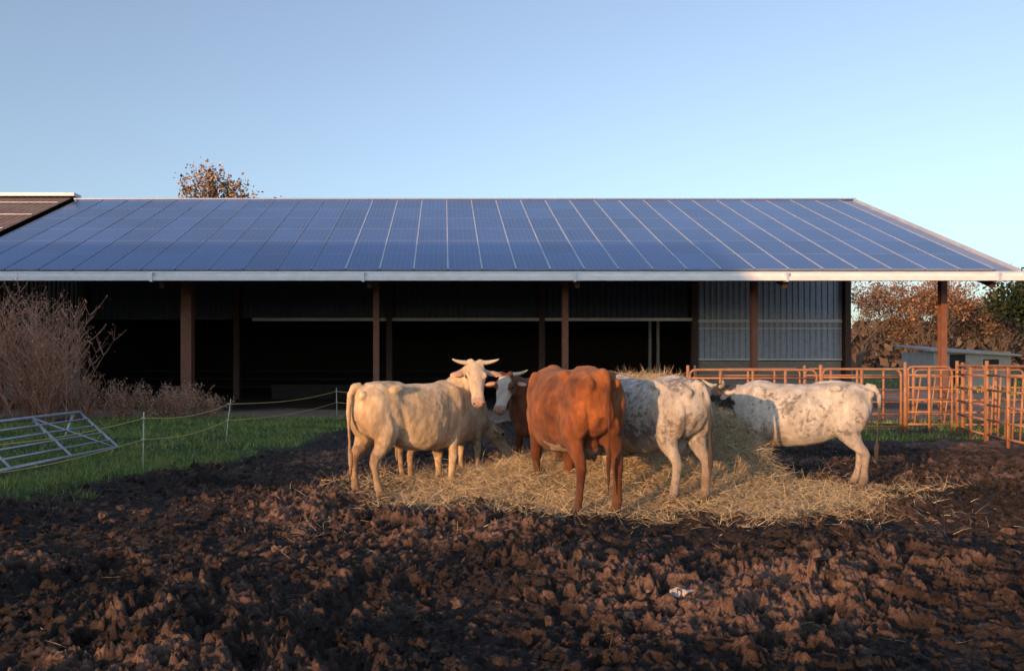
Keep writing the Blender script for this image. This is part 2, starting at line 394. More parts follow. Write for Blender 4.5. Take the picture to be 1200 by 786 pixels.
for i in range(9):
    y=YE+.4+i*1.2; z=zroof(y)-.10-.09
    mb.box(((XL+XR)/2,y,z),(XR-XL-.1,.08,.16),1)
for c in cols:
    mb.bar((c,YE+.2,zroof(YE+.2)-.42),(c,YR,zroof(YR)-.42),.14,.26,0)
    mb.bar((c,YB-.2,zroof(YB-.2)-.42),(c,YR+.1,zroof(YR+.1)-.42),.14,.26,0)
mb.obj('rafters',[steel2,under],Bn)
def hcol(mb,x,y,z0,z1,w,mi=0):
    zc=(z0+z1)/2;h=z1-z0
    mb.box((x,y-w/2,zc),(w,.02,h),mi); mb.box((x,y+w/2,zc),(w,.02,h),mi); mb.box((x,y,zc),(.016,w-.02,h),mi)
    mb.box((x,y,z0+.04),(w+.1,w+.1,.02),mi)
mb=MB()
for i,c in enumerate(cols):
    hcol(mb,c,YC,-.05,zroof(YC)-.5,.36 if i==4 else .20,0)
    hcol(mb,c,34.4,-.05,zroof(34.4)-.5,.24,1)
mb.obj('columns',[steel,steel2],Bn)
def corr(mb,x0,x1,y,z0,z1,mi,per=.25,dep=.035):
    pts=[];x=x0
    while x<x1:
        for o_,d in((0,0),(.12,0),(.15,dep),(.22,dep)):
            if x+o_<x1: pts.append((x+o_,y-d))
        x+=per
    pts.append((x1,y))
    vs=[(p[0],p[1],z0) for p in pts]+[(p[0],p[1],z1) for p in pts]; n=len(pts)
    mb.add(vs,[(i,i+1,n+i+1,n+i) for i in range(n-1)],mi)
mb=MB(); Y2=34.62
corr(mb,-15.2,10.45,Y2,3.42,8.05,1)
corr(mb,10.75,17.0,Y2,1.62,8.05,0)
mb.box((13.85,Y2+.05,.78),(6.2,.2,1.62),2)
for zz in(.4,.8,1.2): mb.box((13.85,Y2-.052,zz),(6.15,.006,.012),3)
mb.box((13.85,Y2-.09,3.30),(6.2,.08,.13),4)
mb.box((13.85,Y2-.09,2.98),(6.2,.05,.05),4)
mb.box((13.85,Y2-.10,1.66),(6.2,.08,.07),4)
mb.box((1.25,Y2-.09,3.36),(18.8,.10,.13),4)
mb.box((-12,Y2-.09,3.40),(5.9,.07,.08),1)
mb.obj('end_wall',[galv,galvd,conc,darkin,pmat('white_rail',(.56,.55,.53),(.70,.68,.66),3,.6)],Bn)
mb=MB()
mb.box((.9,YB-.1,2.3),(32.6,.12,4.7),0); mb.box((17.25,39.9,3.2),(.10,10.4,6.3),0); mb.box((-15.3,39.9,3.2),(.1,10.4,6.3),0)
mb.box((17.2,39.9,4.2),(.06,10.5,2),1)
for X_ in (9.4,9.05): mb.box((X_,35.6,1.75),(.12,.10,3.3),2)  # pale posts stand in for light through a slit opening
mb.box((-3.6,33.5,.32),(7,.18,.6),0); mb.box((5,34.9,.45),(5,.25,.85),0)
for zz in(.45,.8,1.15): mb.tube((-14,36,zz),(10,36,zz),.03,6,0)
mb.obj('interior_walls',[darkin,galvd,conc],Bn)

# neighbouring barn to the left
Nb=empty('neighbouring_barn')
tile=pmat('old_fibre_roof',(.14,.09,.075),(.27,.20,.17),1.6,.9,.5,20)
mb=MB()
for(ya,yb)in((YE-.0,YR),(YB,YR)):
    za,zb=zroof(ya)+.14,zroof(yb)+.14
    x0,x1=-44,XL-.12; n=200; vs=[]
    for i in range(n+1):
        x=x0+(x1-x0)*i/n; d=.035*(i%2)
        vs+=[(x,ya,za+d),(x,yb,zb+d)]
    mb.add(vs,[(2*i,2*i+2,2*i+3,2*i+1) for i in range(n)],0)
mb.bar((-44,YR,ZR+.22),(XL+.1,YR,ZR+.22),.7,.14,1)
for k in range(5):
    s=.4+k*2.3; a=onroof(-44,s,.20); b=onroof(XL-.12,s,.20); mb.bar(a,b,.09,.02,1)
for i in range(5): hcol(mb,-21.7-6*i,YC,-.05,4.6,.25,2)
x=-44
while x<-15.5:
    mb.box((x,34.6,3.4),(.12,.03,4.2),3); x+=.19
mb.box((-29.8,34.85,3.1),(28.8,.1,6.2),4); mb.box((-29.8,34.5,.65),(28.8,.2,1.3),5)
mb.box((-44,35,3.2),(.12,20,6.3),4); mb.box((-29.8,YB,2.2),(28.8,.1,4.5),4)
mb.obj('structure',[tile,galv,steel,pmat('pale_boards',(.24,.22,.21),(.36,.33,.32),3,.8),darkin,conc],Nb)

# ------------------------------------------------------------------ trees
bark=pmat('bark',(.07,.05,.04),(.13,.10,.08),9,.9,.6,30)
leafm=pmat('leaves',(.75,.75,.75),(1.25,1.2,1.1),2,.7,attr=True,spec=.2)
def grow(mb,p,d,L,r,dep,tips,rnd,spread=.55,seg=3,ns=5,upb=.12):
    pts=[p];rad=[r]
    for i in range(seg):
        d=(d+Vector((rnd.gauss(0,.13),rnd.gauss(0,.13),rnd.gauss(0,.08)+upb*.4))).normalized()
        p=p+d*(L/seg); pts.append(p); rad.append(r*(1-.4*(i+1)/seg))
    mb.sweep(pts,rad,ns,0,up=(.3,.9,.1),cap=False)
    if dep<=1: tips+=[q for q in pts[1:]]
    if dep==0: return
    for k in range(rnd.choice((3,3,4)) if dep>1 else rnd.choice((2,3,4))):
        a=rnd.random()*6.28; q=pts[rnd.choice((-1,-1,-2))]
        dd=(d+Vector((math.cos(a),math.sin(a),rnd.uniform(-.15,.5)))*spread*rnd.uniform(.8,1.5)).normalized()
        grow(mb,q,dd,L*rnd.uniform(.6,.82),rad[-1]*.72,dep-1,tips,rnd,spread,seg,max(3,ns-1),upb)
def tree(name,loc,h,cols_,leaves,lsize,seed,dep=4,spread=.6,clump=.5,stems=1,trunkf=.28,r0=None,squash=1.0):
    rnd=random.Random(seed); rg=np.random.default_rng(seed); mb=MB(); tips=[]
    for s in range(stems):
        d=Vector((rnd.gauss(0,.35),rnd.gauss(0,.35),1)).normalized() if stems>1 else Vector((0,0,1))
        grow(mb,Vector((rnd.gauss(0,.12)*(stems>1),rnd.gauss(0,.12)*(stems>1),-.1)),d,h*trunkf,(r0 or h*.022),dep,tips,rnd,spread)
    T=np.array([t[:] for t in tips]); mz=T[:,2].max(); sc=np.array([h/mz*squash,h/mz*squash,h/mz])
    V=np.array(mb.v)*sc; F=[f for f in mb.f]
    T=T*sc; c=T[rg.integers(0,len(T),leaves)]+rg.normal(0,clump,(leaves,3))
    a=rg.normal(size=(leaves,3)); a/=np.linalg.norm(a,axis=1,keepdims=True)
    b=np.cross(a,rg.normal(size=(leaves,3))); b/=np.linalg.norm(b,axis=1,keepdims=True)
    s=lsize*rg.uniform(.5,1.3,(leaves,1))
    Vl=np.stack([c-a*s,c+b*s*.6,c+a*s,c-b*s*.6],1).reshape(-1,3)
    t=rg.random((leaves,1)); C=(np.array(cols_[0])*(1-t)+np.array(cols_[1])*t)*(.5+.9*rg.random((leaves,1)))
    Cl=np.repeat(C,4,0)
    Fl=(np.arange(leaves*4).reshape(-1,4)+len(V))
    me=D.meshes.new(name); me.from_pydata(np.concatenate([V,Vl]).tolist(),[],F+Fl.tolist())
    me.polygons.foreach_set('material_index',[0]*len(F)+[1]*len(Fl)); me.materials.append(bark); me.materials.append(leafm)
    a_=me.color_attributes.new('Col','FLOAT_COLOR','POINT'); c4=np.ones((len(V)+len(Vl),4),np.float32); c4[:len(V),:3]=.1; c4[len(V):,:3]=Cl
    a_.data.foreach_set('color',c4.ravel())
    o=link(D.objects.new(name,me)); o.location=loc; return o
RU=[(.17,.085,.055),(.32,.18,.11)]
tree('oak_tree',(-15.6,62,0),16.1,[(.20,.11,.055),(.40,.25,.13)],2900,.14,12,dep=5,clump=.24,spread=.5,squash=.58)
k=0
for (x,y,h,s) in((37,72,9.2,21),(41.5,70,8.6,22),(45,75,9.8,23),(49,72,8.2,24),(53,78,8.8,25),(58,75,9.4,29),(64,80,9.9,30),(33,76,9.7,31)):
    tree('autumn_tree',(x,y,0),h,RU if k%3 else [(.13,.09,.075),(.26,.18,.14)],5200,.12,s,dep=5,clump=.28,stems=3,trunkf=.20,r0=.12); k+=1
tree('evergreen_tree',(46.5,62,0),9.3,[(.016,.03,.014),(.035,.055,.022)],8000,.2,41,dep=4,clump=.55,stems=2)
rg=np.random.default_rng(5); n=60000
ang=rg.uniform(-1.45,1.45,n); R_=rg.uniform(150,240,n); xx=np.sin(ang)*R_; yy=np.cos(ang)*R_
top=6.2+2.6*fbm(ang*18,ang*0+1,4,77)*2+R_*.01; zz=top*rg.random(n)**.7
a=rg.normal(size=(n,3)); a/=np.linalg.norm(a,axis=1,keepdims=True); b=np.cross(a,rg.normal(size=(n,3))); b/=np.linalg.norm(b,axis=1,keepdims=True)
c=np.stack([xx,yy,zz],-1); s=rg.uniform(.4,1.1,(n,1))
Vw=np.stack([c-a*s,c+b*s*.7,c+a*s,c-b*s*.7],1).reshape(-1,3)
t=rg.random((n,1)); Cw=np.repeat((np.array([.08,.055,.045])*(1-t)+np.array([.15,.105,.085])*t),4,0)
link(D.objects.new('distant_tree_line',np_mesh('distant_tree_line',Vw,np.arange(n*4).reshape(-1,4),[leafm],col=Cw)))

def shrub(name,loc,w,h,n,seed,cols_,leaves,tw=.011,lsz=.03):
    rnd=random.Random(seed); rg=np.random.default_rng(seed); mb=MB(); tips=[]
    for i in range(n):
        a=rnd.random()*6.28; r=abs(rnd.gauss(0,.35)); lean=rnd.uniform(0,.6)
        p=Vector((math.cos(a)*r*w*.6,math.sin(a)*r*w*.6,0)); d=Vector((math.cos(a)*lean,math.sin(a)*lean,1)).normalized()
        L=h*rnd.uniform(.6,1.05)/max(d.z,.6); pts=[p]
        for k in range(5):
            d=(d+Vector((rnd.gauss(0,.10),rnd.gauss(0,.10),0))).normalized(); p=p+d*L/5; pts.append(p)
        mb.sweep(pts,[tw*(1.3-.2*k) for k in range(6)],3,0,up=(.4,.8,.1),cap=False)
        for q in pts[1:]:
            for j in range(3):
                a2=rnd.random()*6.28; d2=(d*.7+Vector((math.cos(a2),math.sin(a2),rnd.uniform(0,.5)))*.7).normalized(); l2=h*rnd.uniform(.10,.24)
                m1=q+d2*l2*.5; e=m1+(d2+Vector((0,0,.25))).normalized()*l2*.5
                mb.sweep([q,m1,e],[tw*.6,tw*.5,tw*.3],3,0,up=(.4,.8,.1),cap=False); tips.append(m1);tips.append(e)
    V=np.array(mb.v);F=list(mb.f);T=np.array([t[:] for t in tips])
    c=T[rg.integers(0,len(T),leaves)]+rg.normal(0,.05,(leaves,3)); a=rg.normal(size=(leaves,3)); a/=np.linalg.norm(a,axis=1,keepdims=True)
    b=np.cross(a,rg.normal(size=(leaves,3))); b/=np.linalg.norm(b,axis=1,keepdims=True); s=lsz*rg.uniform(.5,1.3,(leaves,1))
    Vl=np.stack([c-a*s,c+b*s*.5,c+a*s,c-b*s*.5],1).reshape(-1,3); Fl=np.arange(leaves*4).reshape(-1,4)+len(V)
    t=rg.random((leaves,1)); Cl=np.repeat(np.array(cols_[0])*(1-t)+np.array(cols_[1])*t,4,0)
    me=D.meshes.new(name); me.from_pydata(np.concatenate([V,Vl]).tolist(),[],F+Fl.tolist())
    twm=D.materials.get('twigs') or pmat('twigs',(.42,.20,.13),(.62,.33,.22),5,.8)
    me.materials.append(twm); me.materials.append(leafm); me.polygons.foreach_set('material_index',[0]*len(F)+[1]*len(Fl))
    a_=me.color_attributes.new('Col','FLOAT_COLOR','POINT'); c4=np.ones((len(V)+len(Vl),4),np.float32); c4[:len(V),:3]=.1; c4[len(V):,:3]=Cl
    a_.data.foreach_set('color',c4.ravel()); o=link(D.objects.new(name,me)); o.location=loc; return o
PK=[(.42,.19,.12),(.62,.32,.21)]
shrub('dry_shrub',(-10.2,20.5,0),1.5,2.8,100,1,PK,5000)
shrub('dry_shrub',(-12.0,20.0,0),1.8,3.3,100,2,PK,5000)
shrub('dry_shrub',(-14.6,21.0,0),1.8,3.2,60,3,PK,2000)
for i,(x,y,h) in enumerate(((-8.6,21.8,.95),(-7.9,22.3,.8),(-7.2,22.2,.9),(-9.4,21.2,1.2),(-6.6,22.8,.6))):
    shrub('dry_weeds',(x,y,0),.9,h,45,10+i,[(.36,.23,.14),(.56,.40,.26)],900,tw=.008)

# ------------------------------------------------------------------ small shed far right
Sh=empty('small_shed',(31.5,50,0))
mb=MB(); mb.box((0,0,1.05),(4.6,3.4,2.1),0)
mb.add([(-2.7,-2.0,2.25),(2.7,-2.0,1.95),(2.7,2.0,2.25),(-2.7,2.0,2.6),(-2.7,-2.0,2.13),(2.7,-2.0,1.83),(2.7,2.0,2.13),(-2.7,2.0,2.48)],[(0,1,2,3),(7,6,5,4),(0,4,5,1),(1,5,6,2),(2,6,7,3),(3,7,4,0)],1)
mb.box((-.9,-1.72,1.0),(.9,.06,1.9),2); mb.box((1.1,-1.72,1.3),(.9,.06,.7),2)
mb.obj('shed_structure',[pmat('shed_wall',(.26,.25,.23),(.36,.34,.31),3,.8),pmat('shed_roof',(.28,.25,.24),(.38,.35,.33),3,.7),darkin],Sh)

# ------------------------------------------------------------------ corral fence (tubular panels)
rust=pmat('rusty_tube',(.28,.12,.06),(.46,.23,.12),7,.6,.3,60)
def corral(name,a,b,h=1.42,rails=6,vert=3,r=.024,feed=False,mat=rust):
    a=Vector(a);b=Vector(b); mb=MB(); d=b-a; L=d.length; u=d/L; z0=gh(*((a+b)/2))
    P=lambda s,z: (a.x+u.x*s,a.y+u.y*s,z0+z)
    rc=.14
    pts=[P(.03,.02)]+[P(.03,h-rc)]+[P(.03+rc*(1-math.cos(t)),h-rc+rc*math.sin(t)) for t in (.4,.8,1.2,1.57)]
    pts+=[P(L-.03-rc*(1-math.cos(t)),h-rc+rc*math.sin(t)) for t in (1.57,1.2,.8,.4)]+[P(L-.03,h-rc),P(L-.03,.02)]
    mb.sweep(pts,[r*1.15]*len(pts),8,0,up=(u.y,-u.x,0))
    for i in range(rails-1):
        z=.18+(h-.36)*i/(rails-2); mb.tube(P(.03,z),P(L-.03,z),r*.9,8)
    for k in range(1,vert+1):
        s=L*k/(vert+1); mb.box(P(s,h/2),(.055,.055,h-.05),0,Matrix.Rotation(math.atan2(u.y,u.x),3,'Z'))
    if feed:
        n=int(L/.32)
        for k in range(n):
            s=.2+k*.32; mb.tube(P(s,.2),P(min(s+.14,L-.05),h-.2),r*.8,6)
    mb.tube(P(0,-.05),P(0,h+.10),.035,8)
    mb.obj(name,[mat],None,True)
corral('corral_fence',(5.3,17.6,0),(8.1,17.55,0)); corral('corral_fence',(8.16,17.55,0),(9.9,17.5,0),vert=1); corral('corral_fence',(9.96,17.5,0),(11.0,17.5,0),vert=1,feed=True)
corral('corral_fence',(11.05,17.45,0),(10.5,15.7,0),h=1.5,vert=1,feed=False); corral('corral_fence',(10.45,15.6,0),(9.95,13.7,0),h=1.5,vert=1,feed=True); corral('corral_fence',(9.93,13.6,0),(9.2,11.2,0),h=1.5)
corral('corral_fence',(7,22.6,0),(10,22.7,0),rails=4,mat=rust); corral('corral_fence',(10.1,22.7,0),(13.1,22.8,0),rails=4); corral('corral_fence',(13.2,22.8,0),(16.4,22.9,0),rails=5)
corral('corral_fence',(11.2,17.5,0),(14.2,17.7,0))

# ------------------------------------------------------------------ electric fence
ef=empty('electric_fence')
mb=MB(); posts=[(-5.15,7.6,.0,.02),(-4.45,12.0,.01,.0),(-4.15,15.4,.10,.02),(-3.0,22.8,-.02,0),(-.6,24.2,0,0)]
for (x,y,lx,ly) in posts:
    z=gh(x,y); mb.sweep([(x,y,z-.1),(x+lx*.5,y,z+.42),(x+lx,y+ly,z+.86)],[.011,.011,.009],6,0)
    for zz in(.45,.76): mb.box((x+lx*zz,y,z+zz),(.05,.04,.03),0)
for zz in(.45,.76):
    for i in range(len(posts)-1):
        x,y,lx,ly=posts[i];x2,y2,l2,_=posts[i+1]; z,z2=gh(x,y)+zz,gh(x2,y2)+zz
        pts=[]
        for k in range(9):
            t=k/8; pts.append((x+lx*zz+(x2+l2*zz-x-lx*zz)*t,y+(y2-y)*t,z+(z2-z)*t-.09*math.sin(math.pi*t)))
        mb.sweep(pts,[.007]*9,5,1)
mb.obj('posts_and_rope',[pmat('fence_post_plastic',(.42,.44,.30),(.55,.56,.40),5,.5),pmat('fence_rope',(.55,.38,.10),(.72,.52,.20),30,.7)],ef,True)

# ------------------------------------------------------------------ metal gate lying propped
mb=MB(); alu=pmat('galvanised_tube',(.34,.34,.36),(.50,.50,.52),8,.38,.1,40,metal=.5)
BR,TR,BL,TL=[Vector(v) for v in((-5.75,14.3,.14),(-6.65,14.8,.72),(-6.45,9.9,.12),(-7.3,10.3,.70))]
for k in range(6):
    t=k/5; a=BR.lerp(TR,t); b=BL.lerp(TL,t); mb.tube(a,b,.03 if k in(0,5) else .020,8)
for s in(0,.3,.62,1): mb.tube(BR.lerp(BL,s),TR.lerp(TL,s),.026,8)
mb.tube(BR.lerp(BL,.02),TR.lerp(TL,.3),.02,8)
for s in(.04,.5,.96):
    p=TR.lerp(TL,s); mb.tube(p,(p.x-.25,p.y,0),.025,8); q=BR.lerp(BL,s); mb.tube(q,(q.x,q.y,-.02),.025,8)
mb.obj('livestock_gate',[alu],None,True)

# ------------------------------------------------------------------ unseen blockers behind the camera, added to shade the yard and barn
mb=MB(); hx=np.arange(-30,16,.5)
top=1.60+.36*fbm(hx*.45,hx*0,4,7)*2
vs=[];fs=[]
for i,x in enumerate(hx):
    vs+=[(x,-6.5,0),(x,-6.35,top[i]-.1),(x,-5.65,top[i]-.1),(x,-5.5,0)]
for i in range(len(hx)-1):
    for k in range(3): fs.append((4*i+k,4*i+k+1,4*i+k+5,4*i+k+4))
nb=len(vs); rg=np.random.default_rng(8); n=16000
cx=rg.uniform(-30,15.5,n); cy=-6+rg.normal(0,.33,n); cz=np.interp(cx,hx,top)*rg.random(n)**.5+rg.normal(0,.06,n)
c=np.stack([cx,cy,np.clip(cz,.05,9)],-1); a=rg.normal(size=(n,3)); a/=np.linalg.norm(a,axis=1,keepdims=True); b=np.cross(a,rg.normal(size=(n,3))); b/=np.linalg.norm(b,axis=1,keepdims=True)
s=rg.uniform(.03,.09,(n,1)); Vl=np.stack([c-a*s,c+b*s*.6,c+a*s,c-b*s*.6],1).reshape(-1,3)
Vb=np.concatenate([np.array(vs),Vl]); Fb=np.concatenate([np.array(fs),np.arange(n*4).reshape(-1,4)+nb])
link(D.objects.new('hedge',np_mesh('hedge',Vb,Fb,[leafm],col=np.tile([.05,.07,.03],(len(Vb),1)))))  # unseen, added to shade the near mud
fsd=empty('sun_blocker_shed'); mb=MB(); mb.box((-50,-9,5),(56,8,10.4),0)  # unseen, added to keep low sun off the barn front and interior
mb.add([(-78.5,-13.5,10),(-21.7,-13.5,10),(-21.7,-9,12),(-78.5,-9,12),(-21.7,-4.5,10),(-78.5,-4.5,10)],[(0,1,2,3),(3,2,4,5),(1,4,2),(0,3,5)],1)
for i in range(6): mb.box((-73+9*i,-4.96,2.2),(5,.08,4.4),2)
mb.obj('sun_blocker_walls',[conc,tile,darkin],fsd)

# ------------------------------------------------------------------ COWS
fur=pmat('cow_hide',(.60,.57,.54),(1.28,1.26,1.24),7,.8,.9,95,attr=True,stretch=(1,1,.35),spec=.15,bdist=.018,sheen=.1,detail=12)
hornm=pmat('horn',(.42,.34,.24),(.60,.52,.40),8,.4)
eyem=pmat('cow_eye',(.006,.005,.004),(.01,.008,.006),5,.08)
nosem=pmat('nostril',(.03,.018,.015),(.04,.025,.02),5,.4)
earin=pmat('ear_skin',(.45,.25,.19),(.55,.33,.25),10,.7)
HS=1.12
def build_cow(loc,heading,scale,poll,hdir_world,colfn,legoff=(0,0,0,0),seed=0,udder=1,belly=1.0,horn=1.0,tail=(0,0),hint=(0,0,1),hornup=.1,nb=None,hornback=0):
    th=math.radians(heading); c,s=math.cos(th),math.sin(th)
    hw=Vector(hdir_world); u=Vector((c*hw.x+s*hw.y,-s*hw.x+c*hw.y,hw.z)).normalized()
    hi=Vector(hint); w_=(hi-hi.dot(u)*u).normalized(); v_=w_.cross(u); poll=Vector(poll)
    H=lambda a,b,d: poll+(u*a+v_*b+w_*d)*HS
    RH=Matrix((u*HS,v_*HS,w_*HS)).transposed()
    mb=MB()
    R=[(-.885,1.24,1.04,1.14,.07),(-.86,1.315,.93,1.13,.14),(-.80,1.37,.84,1.13,.20),(-.70,1.395,.77,1.13,.245),(-.57,1.405,.72,1.13,.275),(-.42,1.40,.66,1.10,.30),
       (-.25,1.385,.60,1.03,.33*belly),(-.08,1.375,.555,.97,.36*belly),(.10,1.372,.535,.95,.365*belly),(.26,1.378,.535,.96,.34*belly),(.40,1.392,.545,.99,.305),
       (.53,1.405,.55,1.0,.275),(.65,1.39,.58,1.0,.245),(.75,1.335,.65,1.0,.20),(.83,1.25,.76,1.0,.14),(.87,1.16,.88,1.01,.07)]
    rings=[]
    for (x,zt,zb,zw,hwid) in R:
        if belly>1 and -.3<x<.3: zb-=.04*(belly-1)*8
        ring=[]
        for k in range(28):
            a=2*math.pi*k/28; ca,sa=math.cos(a),math.sin(a)
            yy=hwid*math.copysign(abs(ca)**.78,ca)
            zz=zw+(zt-zw)*abs(sa)**(1.0) if sa>=0 else zw-(zw-zb)*abs(sa)**.9
            ring.append((x,yy,zz))
        rings.append(ring)
    mb.rings(rings)
    for sy in(-1,1):
        mb.ell((-.44,sy*.235,1.325),(.10,.055,.06))
        mb.ell((-.845,sy*.12,1.255),(.06,.045,.06))
        mb.ell((-.63,sy*.175,1.02),(.215,.115,.31))
        mb.ell((-.54,sy*.19,.86),(.185,.10,.18))
        mb.ell((.50,sy*.20,1.08),(.16,.085,.28))
        mb.ell((.58,sy*.18,.90),(.15,.09,.16))
    mb.ell((.72,0,.74),(.14,.12,.17)); mb.ell((.50,0,1.36),(.18,.08,.065)); mb.ell((-.45,0,1.385),(.30,.06,.04))
    if udder:
        mb.ell((-.43,0,.65),(.17,.14,.13))
        for a_,b_ in((-.06,.06),(-.06,-.06),(.06,.055),(.06,-.055)): mb.sweep([(-.43+a_,b_,.60),(-.43+a_,b_,.50)],[.022,.016],7,0,up=(1,0,0))
    front=[(.50,.17,.98,.13,.11),(.49,.185,.84,.13,.10),(.50,.187,.68,.095,.078),(.515,.182,.54,.067,.06),(.53,.178,.44,.064,.062),(.525,.172,.37,.050,.050),(.52,.170,.26,.040,.040),(.525,.170,.16,.050,.048),(.545,.170,.10,.043,.045),(.565,.170,.05,.050,.05)]
    hind=[(-.58,.17,1.0,.20,.11),(-.56,.195,.84,.18,.11),(-.60,.19,.72,.14,.095),(-.67,.182,.61,.092,.070),(-.74,.174,.53,.068,.056),(-.762,.170,.47,.062,.052),(-.755,.168,.38,.047,.044),(-.742,.168,.26,.042,.040),(-.728,.168,.165,.052,.049),(-.70,.168,.10,.045,.045),(-.68,.168,.05,.050,.05)]
    for i,(chain,sy) in enumerate(((front,1),(front,-1),(hind,1),(hind,-1))):
        off=legoff[i]; P=[];Q=[]
        for (x,yy,z,ra,rb) in chain:
            k=max(0,min(1,(.95-z)/.9)); P.append((x+off*k,yy*sy,z)); Q.append((rb,ra))
        mb.sweep(P,Q,12,0,up=(1,0,0))
        x,yy,z=P[-1]
        for t in(-1,1):
            mb.sweep([(x-.015,yy+t*.025,.085),(x+.005,yy+t*.028,.045),(x+.025,yy+t*.030,.0)],[(.032,.048),(.032,.058),(.033,.068)],10,0,up=(1,0,0))
    b0=Vector((.50,0,1.08)); e=H(-.01,0,-.055); nb_=Vector(nb) if nb else Vector((.50+.45*max(.3,(poll-b0).length*.6),poll.y*.2,1.10+(poll.z-1.1)*.42))
    P=[];Q=[]
    for i in range(9):
        t=i/8; P.append(b0*(1-t)**2+nb_*2*t*(1-t)+e*t*t); Q.append((.23*(1-t)+.105*t,.29*(1-t)**1.1+.135*t))
    mb.sweep(P,Q,16,0,up=(0,0,1) if abs((e-b0).normalized().z)<.9 else (1,0,0))
    P2=[(p.x+.0,p.y,p.z-q[1]*.75) for p,q in zip(P[1:7],Q[1:7])]
    mb.sweep(P2,[(.04,.07),(.04,.09),(.035,.09),(.03,.08),(.03,.07),(.03,.05)],8,0)
    HR=[(-.075,.055,.035,-.085),(-.03,.098,.070,-.14),(.03,.116,.082,-.168),(.10,.120,.084,-.178),(.17,.108,.078,-.170),(.24,.090,.066,-.145),(.31,.077,.056,-.120),(.38,.070,.050,-.105),(.44,.075,.050,-.102),(.485,.079,.043,-.095),(.515,.068,.026,-.082),(.53,.035,.0,-.06)]
    rings=[]
    for (a,b,t_,l_) in HR:
        ring=[]; zc=(t_+l_)/2+.02
        for k in range(20):
            q=2*math.pi*k/20; ca,sa=math.cos(q),math.sin(q)
            bb=b*math.copysign(abs(ca)**.75,ca); dd=zc+(t_-zc)*abs(sa)**.8 if sa>=0 else zc-(zc-l_)*abs(sa)
            if sa<0: bb*=1-.28*abs(sa)
            ring.append(H(a,bb,dd))
        rings.append(ring)
    mb.rings(rings)
    for sy in(-1,1):
        mb.ell(H(.145,sy*.092,.046),(.05,.032,.030),0,RH)
        mb.ell(H(.07,sy*.068,-.09),(.10,.045,.085),0,RH)
        mb.ell(H(.49,sy*.045,.005),(.035,.03,.03),0,RH)
        mb.ell(H(-.035,sy*.06,.05),(.05,.05,.035),0,RH)
        mb.sweep([H(.03,sy*.08,-.02),H(.035,sy*.14,-.03)],[.036,.030],8,0)
        EA=Matrix.Rotation(sy*-.22,3,'Z'); RE=RH@EA
        mb.ell(H(.055,sy*.205,-.045),(.050,.098,.020),0,RE)
    ty,tl=tail
    TP=[(-.80,0,1.36),(-.89,ty*.1,1.35),(-.945,ty*.3,1.25),(-.955,ty*.6,1.05),(-.94,ty*.85,.85),(-.925,ty,.68)]
    mb.sweep(TP,[.048,.044,.034,.026,.021,.019],8,0,up=(1,0,0))
    TQ=[(-.925,ty,.72),(-.925,ty*1.02,.62),(-.92,ty*1.05,.50),(-.915,ty*1.05,.36-tl)]
    mb.sweep(TQ,[.019,.030,.028,.010],8,0,up=(1,0,0))
    me=D.meshes.new('tmp'); me.from_pydata(mb.v,[],mb.f); bm=bmesh.new(); bm.from_mesh(me); bmesh.ops.recalc_face_normals(bm,faces=bm.faces); bm.to_mesh(me); bm.free()
    to=link(D.objects.new('tmp',me)); rm=to.modifiers.new('r','REMESH'); rm.mode='VOXEL'; rm.voxel_size=.0125; rm.adaptivity=0
    sm=to.modifiers.new('s','SMOOTH'); sm.factor=.5; sm.iterations=7
    dg=bpy.context.evaluated_depsgraph_get(); dg.update(); em=bpy.data.meshes.new_from_object(to.evaluated_get(dg))
    D.objects.remove(to)
    nv=len(em.vertices); P=np.zeros(nv*3,np.float32); em.vertices.foreach_get('co',P); P=P.reshape(-1,3)
    Nn=np.zeros(nv*3,np.float32); em.vertices.foreach_get('normal',Nn); Nn=Nn.reshape(-1,3)
    fc=[tuple(p.vertices) for p in em.polygons]
    sd_=Vector((seed*7.3,seed*3.1,0))
    nz=lambda f,o_: np.array([mn.fractal(Vector(p)*f+sd_+Vector((o_,0,0)),.6,2.1,4) for p in P.tolist()])
    nA=nz(2.2,0); nB=nz(9,5)
    Pd=P.copy(); inrib=sstep(-.35,-.2,P[:,0])*sstep(.35,.2,P[:,0])*sstep(.75,.9,P[:,2])*sstep(1.25,1.1,P[:,2])
    rib=np.sin((P[:,0]+.25*(1.0-P[:,2]))*2*np.pi/.115+nA*2)*.0014*inrib
    flank=-.032*np.exp(-(((P[:,0]+.30)/.12)**2+((P[:,2]-1.22)/.09)**2))*(np.abs(P[:,1])>.1)
    groove=-.018*np.exp(-((P[:,0]-.34-.1*(P[:,2]-1.0))/.035)**2)*sstep(.65,.85,P[:,2])*sstep(1.3,1.15,P[:,2])
    thigh=-.020*np.exp(-((P[:,0]+.38-.35*(1.0-P[:,2]))/.045)**2)*sstep(.62,.75,P[:,2])*sstep(1.2,1.05,P[:,2])
    tailh=-.024*np.exp(-(((P[:,0]+.78)/.08)**2+((np.abs(P[:,1])-.085)/.035)**2))*(P[:,2]>1.25)
    cleft=-.02*np.exp(-((P[:,0]+.86)/.08)**2-((P[:,1])/.04)**2)*(P[:,2]<.95)*(P[:,2]>.6)
    body=(P[:,2]>.1)
    Pd+=Nn*(rib+flank+groove+thigh+tailh+cleft+nA*.011+nB*.0034*body)[:,None]
    rel=(P-np.array(poll[:]))/HS; Hc=np.stack([rel@np.array(u[:]),rel@np.array(v_[:]),rel@np.array(w_[:])],-1)
    C=np.clip(colfn(P,Hc,nA,nB),.004,.95)
    hm=MB()
